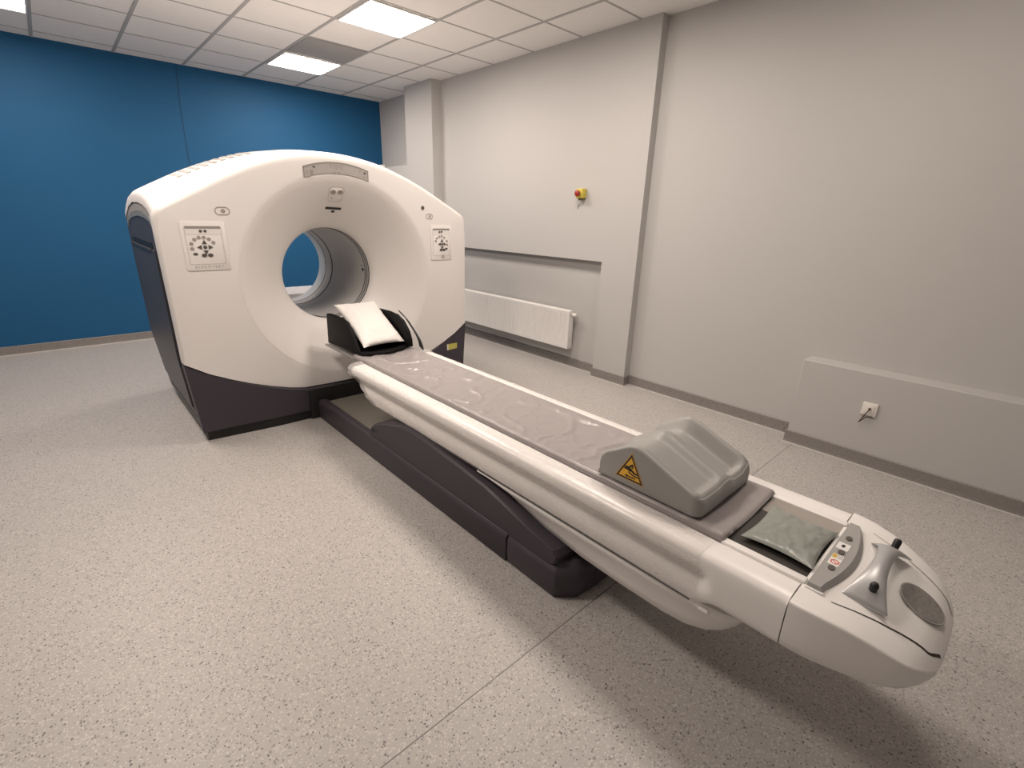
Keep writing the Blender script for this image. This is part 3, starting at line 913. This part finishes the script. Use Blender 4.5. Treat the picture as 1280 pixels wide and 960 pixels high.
# silver saddle handle
def handle():
    loops = []
    N_ = 36
    for i in range(N_+1):
        t = -1+2*i/N_
        x = CX-.002+.162*t
        w = .021+.033*abs(t)**2.4
        base = .552-.006*0
        zt_ = base+.050*(1-abs(t)**2.6)
        yc = .0965
        l = []
        for k in range(13):
            a = PI*k/12
            hh = max(.004, .016*(1-abs(t)**3)+.003)
            l.append((x, yc-w*math.cos(a), zt_+hh*math.sin(a)-.004))
        for k in range(1, 12):
            a = PI*k/12
            l.append((x, yc+w*.93*math.cos(a), zt_-.010+.004*(1-math.sin(a))))
        loops.append(l)
    v, f = loft(loops, True, True, True)
    return mesh('handle', v, f, M['silver'], T, 60)
H = handle()
H['label'] = 'silver saddle shaped handle with black knobs'
for s in (-1, 1):
    bx = CX+s*.128
    p0 = Vector((bx, .090, .580)); d = Vector((s*.50, -.10, .85)).normalized()
    pts = [p0+d*q for q in (-.006, .010, .022, .029, .032)]
    tube('knob', pts, [.0095, .0100, .0105, .009, .0035], M['black'], H, 16)
# round grille disc
gz = [cap_top(CX, -.010+q) for q in (-.04, .04)]
slope = (gz[1]-gz[0])/.08
zc_ = cap_top(CX, -.010)
gr = prism('grille_disc', ellipse(CX, -.010, .056, .050, 36), lambda u, v, w: (u, v, zc_+slope*(v+.010)+w), .004, M['grille'], T, smooth=30)
gr['label'] = 'dark grey round grille'
ring_mesh('grille_rim', ellipse(CX, -.010, .060, .054, 36), ellipse(CX, -.010, .0555, .0495, 36), lambda u, v, w: (u, v, zc_+slope*(v+.010)+w-.001), .004, M['grey_bar'], gr)

# ------------------------------------------------------------------ mattress on the cradle
def mattress():
    Y0, Y1 = .455, 3.02
    ny, nx = 330, 44
    W = .2105
    def topz_(x, y):
        u = (x-CX)/W
        z = .5785-.016*(1-u*u)
        e = min(1, (W-abs(x-CX))/.014); z -= .010*(1-math.sqrt(max(0, 1-(1-e)**2)))
        e = min(1, (y-Y0)/.014); z -= .010*(1-math.sqrt(max(0, 1-(1-e)**2)))
        # creases of the vinyl cover
        p = Vector((x*4.0+y*1.9, y*4.8-x*2.8, .3))
        r = noise.noise(p*1.0); r2 = noise.noise(p*2.1+Vector((7, 3, 1)))
        k = max(0, 1-abs(r)*7)**1.5*.0075+max(0, 1-abs(r2)*6)**1.5*.0040
        q = noise.noise(Vector((x*34, y*14, 2.2)))*.0011
        amp = .35+.65*sstep(.5, 1.15, y)
        edge = sstep(0, .05, W-abs(x-CX)-.004)
        # ruffled left edge strip
        g = 0
        if x < CX-.15:
            g = .0028*noise.noise(Vector((x*25, y*22, 5)))
        return z+(k*edge+q)*amp+g*.8
    verts, faces = [], []
    for j in range(ny+1):
        y = Y0+(Y1-Y0)*j/ny
        for i in range(nx+1):
            x = CX-W+2*W*i/nx
            wob = .0025*noise.noise(Vector((x*2, y*9, 8))) if i in (0, nx) else 0
            verts.append((x+wob, y, topz_(x, y)))
    w = nx+1
    for j in range(ny):
        for i in range(nx):
            a = j*w+i; faces.append((a, a+1, a+w+1, a+w))
    rim = [i for i in range(w)]+[j*w+nx for j in range(1, ny+1)]+[ny*w+i for i in range(nx-1, -1, -1)]+[j*w for j in range(ny-1, 0, -1)]
    base = len(verts)
    for r in rim:
        x, y, z = verts[r]
        u = (x-CX)/W
        verts.append((CX+(x-CX)*.995, y+(.004 if y < Y0+.001 else 0), .5445+.0095*u*u))
    n = len(rim)
    for k in range(n): faces.append((rim[k], rim[(k+1) % n], base+(k+1) % n, base+k))
    o = mesh('mattress', verts, faces, M['mattress'], None, 60)
    return tag(o, 'long taupe grey vinyl mattress lying creased along the patient table', 'mattress')
mattress()

# ------------------------------------------------------------------ leg cushion
def leg_cushion():
    e = empty('leg_cushion', (CX, .75, .583), 'grey wedge leg cushion with yellow warning triangle on the table mattress', 'cushion')
    X0, X1 = 1.345, 1.749
    PY = [.545, .548, .554, .563, .578, .605, .66, .72, .765, .79, .81, .835, .87, .91, .932, .940, .945]
    PZ = [.622, .636, .647, .6545, .6615, .671, .693, .718, .737, .744, .746, .738, .716, .692, .678, .664, .645]
    Y0, Y1 = PY[0], PY[-1]
    ny, nx = 90, 72
    def top(x, y):
        z = interp(y, PY, PZ)
        z = (interp(y-.008, PY, PZ)+interp(y+.008, PY, PZ)+z)/3 if Y0+.01 < y < Y1-.01 else z
        t = (x-X0)/(X1-X0)
        # two leg troughs left and right of a middle ridge
        tr = .020*sstep(.02, .16, t)*(1-sstep(.36, .49, t))+.042*sstep(.53, .69, t)*(1-sstep(.80, .97, t))-.008*sstep(.82, .97, t)
        z -= tr*max(.45, sstep(.545, .60, y))
        r = .014
        d = min(x-X0, X1-x)
        if d < r: z -= r*(1-math.sqrt(max(0, 1-((r-d)/r)**2)))*.9
        return max(z, .60)
    verts, faces = [], []
    w = nx+1
    ysn = [Y0+(Y1-Y0)*(.5-.5*math.cos(PI*j/ny)) for j in range(ny+1)]
    xsn = [X0+(X1-X0)*(.5-.5*math.cos(PI*i/nx)) for i in range(nx+1)]
    for y in ysn:
        for x in xsn: verts.append((x, y, top(x, y)))
    for j in range(ny):
        for i in range(nx):
            a = j*w+i; faces.append((a, a+1, a+w+1, a+w))
    rim = [i for i in range(w)]+[j*w+nx for j in range(1, ny+1)]+[ny*w+i for i in range(nx-1, -1, -1)]+[j*w for j in range(ny-1, 0, -1)]
    # walls; rounded vertical corners, foot flares a little at the head end
    prev = rim
    for k, (zf, ins) in enumerate(((.5, 0.0), (.12, 0.0), (0, .004))):
        cur = []
        for r in rim:
            x, y, z = verts[r]
            zz = .583+(z-.583)*zf
            yy = y
            if y > Y1-.002: yy = y+(.006 if k == 1 else .010 if k == 2 else -.002)
            cxs = 1-ins/.2
            verts.append((CX+(x-CX)*cxs, .75+(yy-.75)*cxs, zz)); cur.append(len(verts)-1)
        n = len(rim)
        for q in range(n): faces.append((prev[q], prev[(q+1) % n], cur[(q+1) % n], cur[q]))
        prev = cur
    faces.append(tuple(prev[::-1]))
    # round the plan corners
    R = .035
    for i, (x, y, z) in enumerate(verts):
        for cx_, sx_ in ((X0, 1), (X1, -1)):
            dx = (x-cx_)*sx_; dy = y-Y0
            if dx < R and dy < R and dx >= -1e-6:
                # map square corner to round corner
                a, b = R-dx, R-dy
                m_ = max(abs(a), abs(b)); l_ = math.hypot(a, b)
                if l_ > 1e-9:
                    f_ = m_/l_
                    x = cx_+sx_*(R-a*f_); y = Y0+R-b*f_
                    verts[i] = (x, y, z)
    mesh('cushion_body', verts, faces, M['cushion'], e, 60)
    # warning triangle on the left flank: u runs to the right as seen (towards the foot end), v up
    X = 1.3445
    mw = lambda off: (lambda u, v, w_: (X-off-w_, .813-u, .612+v))
    def tri(s, du=0, dv=0):
        c = (0, .034)
        pts = [(-.056, .0), (.056, .0), (0, .101)]
        return [(c[0]+(p[0]-c[0])*s, c[1]+(p[1]-c[1])*s) for p in pts]
    S = prism('warning_sign', tri(1.06), mw(0), .0012, M['orange'], e, smooth=0)
    S['label'] = 'yellow warning triangle with black border'
    ring_mesh('sign_border', tri(1.0), tri(.82), mw(.0012), .0005, M['ink'], S)
    ink = mw(.0012)
    def glyph(p): prism('pictogram', p, ink, .0006, M['ink'], S, smooth=0)
    glyph([(-.024, .046), (-.014, .053), (-.004, .050), (.004, .044), (.006, .036), (-.004, .034), (-.012, .038), (-.024, .037)])
    glyph([(.001, .048), (.021, .036), (.031, .035), (.031, .029), (.018, .029), (.000, .038)])
    glyph([(-.006, .033), (.017, .025), (.036, .025), (.036, .020), (.015, .020), (-.006, .028)])
    glyph([(-.007, .052), (.001, .061), (.009, .066), (.012, .062), (.005, .055), (-.001, .048)])
    glyph([(.009, .066), (.013, .053), (.007, .047), (.004, .050), (.008, .054), (.006, .061)])
    glyph([(-.020, .0135), (-.009, .0200), (-.009, .0158), (.024, .0158), (.024, .0112), (-.009, .0112), (-.009, .0070)])
leg_cushion()

# ------------------------------------------------------------------ small grey-green pad in the foot tray
def soft_pad(name, cx, cy, w, l, z, th, m, label, cat, tilt=0, pinch=.07, wr=.002, seed=0, parent_none=True, corner=.5):
    n = 44
    verts, faces = [], []
    for side in (1, -1):
        for j in range(n+1):
            for i in range(n+1):
                u, v = -1+2*i/n, -1+2*j/n
                prof = ((1-abs(u)**2.6)*(1-abs(v)**2.6))**.5 if abs(u) < 1 and abs(v) < 1 else 0
                pu = u*(1-pinch*(1-v*v)*corner*2*abs(u)**2*0-pinch*(1-abs(v)**2))
                pv = v*(1-pinch*(1-abs(u)**2))
                wv = wr*(noise.noise(Vector((u*3+seed, v*3.3, side*2+seed)))+.5*noise.noise(Vector((u*7, v*7+seed, side*3))))*min(1, prof*1.6)
                h = side*th*.5*prof+wv*(1 if side > 0 else .3)
                verts.append((pu*w/2, pv*l/2, h))
    N1 = (n+1)**2
    for s_ in (0, 1):
        for j in range(n):
            for i in range(n):
                a = s_*N1+j*(n+1)+i
                q = (a, a+1, a+n+2, a+n+1)
                faces.append(q if s_ == 0 else q[::-1])
    R = Matrix.Rotation(tilt, 3, 'X')
    vs = [tuple(R @ Vector(p)+Vector((cx, cy, z))) for p in verts]
    o = mesh(name, vs, faces, m, None, 80)
    return tag(o, label, cat)
soft_pad('foot_pad', 1.532, .328, .258, .206, .5650, .030, M['pad'], 'small grey-green vinyl pad lying in the dark tray before the control bar', 'cushion', pinch=.10, wr=.004, seed=3)

# ------------------------------------------------------------------ head holder and pillow
HH = empty('head_holder', (CX, 3.2, .560), 'black padded head holder at the scanner end of the table', 'head rest')
wing = [(3.475, .562), (3.455, .785), (3.40, .796), (3.22, .803), (3.10, .795), (3.02, .765), (2.95, .700), (2.922, .640), (2.918, .590)]
for s in (-1, 1):
    wp = wing if s > 0 else [(3.475, .562), (3.455, .787), (3.40, .792), (3.22, .792), (3.13, .775), (3.06, .705), (3.01, .635), (2.975, .588)]
    bx = [CX+s*.197, CX+s*.163]
    prism('side_wing', wp, lambda u, v, w: (CX+s*.197-s*w, u, v), .030, M['softblack'], HH, .008, 3)
ramp = [(2.955, .582), (2.965, .597), (3.05, .602), (3.40, .758), (3.46, .770), (3.475, .585)]
nseg = 20
loops = []
for i in range(nseg+1):
    u = -1+2*i/nseg
    x = CX+.185*u
    dip = .030*(1-u*u)
    fr_ = .035*(1-u*u)
    loops.append([(x, y-(fr_ if y < 3.06 else 0), z-(dip if z > .6 else 0)) for y, z in ramp])
v, f = loft(loops, True, True, True)
mesh('headrest_shell', v, f, M['softblack'], HH, 50)
st = []
SPATH = [(3.10, .809, 1.750), (3.02, .778, 1.752), (2.95, .724, 1.755), (2.912, .690, 1.759), (2.88, .655, 1.764), (2.852, .620, 1.762), (2.835, .594, 1.756)]
SPATH = chaikin(SPATH, 2)
for y, z, x in SPATH:
    st.append([(x-.002, y-.022, z-.010), (x-.002, y+.022, z+.010), (x+.008, y+.022, z+.010), (x+.008, y-.022, z-.010)])
v, f = loft(st, True, True, True)
mesh('strap', v, f, M['black'], HH, 40)
soft_pad('pillow', 1.553, 3.195, .312, .49, .737, .095, M['pillowcase'], 'white crumpled pillow leaning in the black head holder', 'pillow', tilt=math.atan2(.21, .40), pinch=.065, wr=.007, seed=11)

# ------------------------------------------------------------------ plastic wrap round the head end of the table
def wrap(side, label, y_end, z_low):
    full = [(-a, b) for a, b in SEC[2:21][::-1] if b >= z_low or a < .28]
    verts, faces = [], []
    ny = 150
    n = len(full)
    for j in range(ny+1):
        for i, (u, z) in enumerate(full):
            y1 = 2.880-.33*max(0, (.52-z)/.165)**1.5+.020*noise.noise(Vector((z*60, side, 4)))
            y0_ = y_end+.012*noise.noise(Vector((z*40, side, 9)))
            y = y0_+(y1-y0_)*j/ny
            rag = sstep(y1-.09, y1, y)
            off = .0020+.0010*(1+noise.noise(Vector((y*2.2, z*90, side))))*(.5+rag)+.0025*max(0, 1-abs(noise.noise(Vector((y*4.5, z*6, 7))))*14)+.010*rag*(.6+noise.noise(Vector((y*30, z*40, 2))))
            up = 1 if z > .545 else 0
            verts.append((CX+side*(-u+off*(1-.8*up)), y, z+off*up))
    for j in range(ny):
        for i in range(n-1):
            a = j*n+i; faces.append((a, a+1, a+n+1, a+n))
    o = mesh('plastic_wrap', verts, faces, M['film'], None, 80)
    return tag(o, label, 'plastic wrap')
wrap(-1, 'clear creased plastic film over the near flank of the table, ragged beside the scanner', .478, .36)
wrap(1, 'clear creased plastic film over the far rail of the table', 1.02, .40)

# ------------------------------------------------------------------ radiator in the niche
RD = empty('radiator', (3.72, 4.0, .19), 'long white panel radiator hanging in the wall niche beside the scanner', 'radiator')
Y0r, Y1r, Z0r, Z1r = 3.128, 5.13, .205, .603
xf = 3.676
loops = []
pts = []
nr = int((Y1r-Y0r-.06)/.0333)
pitch = (Y1r-Y0r-.06)/nr
line = [(Y0r, .006), (Y0r+.004, 0), (Y0r+.03, 0)]
for k in range(nr):
    a = Y0r+.03+k*pitch
    line += [(a+pitch*.30, 0), (a+pitch*.42, .006), (a+pitch*.58, .006), (a+pitch*.70, 0)]
line += [(Y1r-.004, 0), (Y1r, .006)]
zl = [(Z0r, .006), (Z0r+.006, .0), (Z0r+.030, .0), (Z0r+.042, 1), (Z1r-.042, 1), (Z1r-.030, .0), (Z1r-.006, .0), (Z1r, .006)]
for z, kk in zl:
    if kk == 1: loops.append([(xf+d, y, z) for y, d in line])
    else: loops.append([(xf+kk, y, z) for y, d in line])
v, f = loft(loops, closed=False)
mesh('front_panel', v, f, M['radiator'], RD, 30)
box('rear_panel', 3.735, 3.748, Y0r+.01, Y1r-.01, Z0r+.01, Z1r-.01, M['radiator'], RD, .003)
bm = bmesh.new()
add_box(bm, xf+.004, 3.75, Y0r+.002, Y1r-.002, Z1r-.006, Z1r-.001, .001)
for k in range(60):
    y = Y0r+.03+k*(Y1r-Y0r-.06)/60
    add_box(bm, xf+.02, 3.735, y, y+.006, Z1r-.002, Z1r+.0015)
from_bm('top_grille', bm, M['radiator'], RD)
for y in (Y0r+.003, Y1r-.009):
    box('side_cover', xf+.004, 3.75, y, y+.006, Z0r+.004, Z1r-.003, M['radiator'], RD, .002)
vv = tube('valve_head', [(3.715, Y0r+.002, .563), (3.715, Y0r-.012, .563), (3.715, Y0r-.014, .563), (3.715, Y0r-.05, .563), (3.715, Y0r-.062, .563)], [.010, .010, .017, .020, .013], M['plate'], RD, 18)
tube('valve_body', [(3.715, Y0r+.012, .563), (3.715, Y0r-.004, .563)], .013, M['btn_grey'], RD, 14)
for y in (3.35, 4.85):
    box('wall_bracket', 3.745, 3.7845, y, y+.03, .25, .56, M['radiator'], RD, .002)

# ------------------------------------------------------------------ emergency stop
ES_ = empty('emergency_stop', (XP, 3.075, 1.70), 'yellow emergency stop box with red button on the grey wall', 'emergency stop')
box('housing', XP-.062, XP-.0005, 3.035, 3.115, 1.662, 1.745, M['ybox'], ES_, .008, 3)
bt = [(XP-.062, 3.075, 1.703), (XP-.078, 3.075, 1.703), (XP-.080, 3.075, 1.703), (XP-.094, 3.075, 1.703), (XP-.100, 3.075, 1.703)]
tube('mushroom_button', bt, [.013, .013, .027, .027, .018], M['red'], ES_, 24)
tube('cable_gland', [(XP-.03, 3.062, 1.664), (XP-.03, 3.062, 1.645)], .011, M['gland'], ES_, 12)
tube('cable_gland', [(XP-.03, 3.092, 1.664), (XP-.03, 3.092, 1.645)], .011, M['gland'], ES_, 12)
tube('cable', [(XP-.03, 3.062, 1.648), (XP-.028, 3.075, 1.625), (XP-.012, 3.105, 1.612), (XP-.004, 3.125, 1.595), (XP-.003, 3.128, 1.57)], .0025, M['mark'], ES_, 8)

# ------------------------------------------------------------------ wall socket with loose wire
SO = empty('wall_socket', (XB, .53, .385), 'white wall socket plate with loose brown wire on the low wall ledge', 'socket')
box('face_plate', XB-.012, XB-.0005, .489, .571, .343, .428, M['plate'], SO, .004, 3)
box('inner_plate', XB-.016, XB-.010, .503, .557, .358, .414, M['plate'], SO, .004, 2)
tube('loose_wire', [(XB-.013, .527, .390), (XB-.026, .532, .382), (XB-.032, .545, .345), (XB-.030, .560, .305), (XB-.026, .566, .293), (XB-.022, .558, .302), (XB-.016, .535, .335), (XB-.014, .505, .341)], .0032, M['wire'], SO, 8)
tube('wire_end', [(XB-.010, .527, .392), (XB-.024, .528, .390)], .007, M['wire'], SO, 10)

# ------------------------------------------------------------------ small white device on the far wall ledge
DV = empty('wall_device', (XN, 6.62, 2.09), 'small white box with dark slot on the far wall just above the scanner', 'wall box')
box('device_case', XN-.05, XN-.0005, 6.50, 6.74, 2.02, 2.105, M['plate'], DV, .008, 2)
box('device_slot', XN-.0525, XN-.049, 6.52, 6.60, 2.062, 2.082, M['ink'], DV, .001)

# ------------------------------------------------------------------ camera
F, YAW, PITCH, ROLL, HC = 598.9249, -.7501, .3379, .0281, 1.4945
fw = Vector((-math.sin(YAW)*math.cos(PITCH), math.cos(YAW)*math.cos(PITCH), -math.sin(PITCH)))
rt = Vector((math.cos(YAW), math.sin(YAW), 0)); upv = rt.cross(fw)
r2 = rt*math.cos(ROLL)+upv*math.sin(ROLL); u2 = -rt*math.sin(ROLL)+upv*math.cos(ROLL)
cam = bpy.data.cameras.new('camera')
cam.sensor_width = 36; cam.sensor_fit = 'HORIZONTAL'; cam.lens = F/1280*36; cam.clip_start = .02
co = bpy.data.objects.new('camera', cam); COL.objects.link(co)
mw_ = Matrix((r2, u2, -fw)).transposed().to_4x4(); mw_.translation = Vector((0, 0, HC))
co.matrix_world = mw_
scene.camera = co

# ------------------------------------------------------------------ world and view
w = bpy.data.worlds.new('world'); scene.world = w
w.use_nodes = True
w.node_tree.nodes['Background'].inputs['Color'].default_value = (.5, .47, .44, 1)
w.node_tree.nodes['Background'].inputs['Strength'].default_value = .02
vs_ = scene.view_settings
vs_.view_transform = 'Standard'; vs_.look = 'None'; vs_.gamma = 1; vs_.use_curve_mapping = False
vs_.exposure = 0.95
scene.cycles.use_denoising = True
scene.cycles.max_bounces = 10
scene.cycles.diffuse_bounces = 6
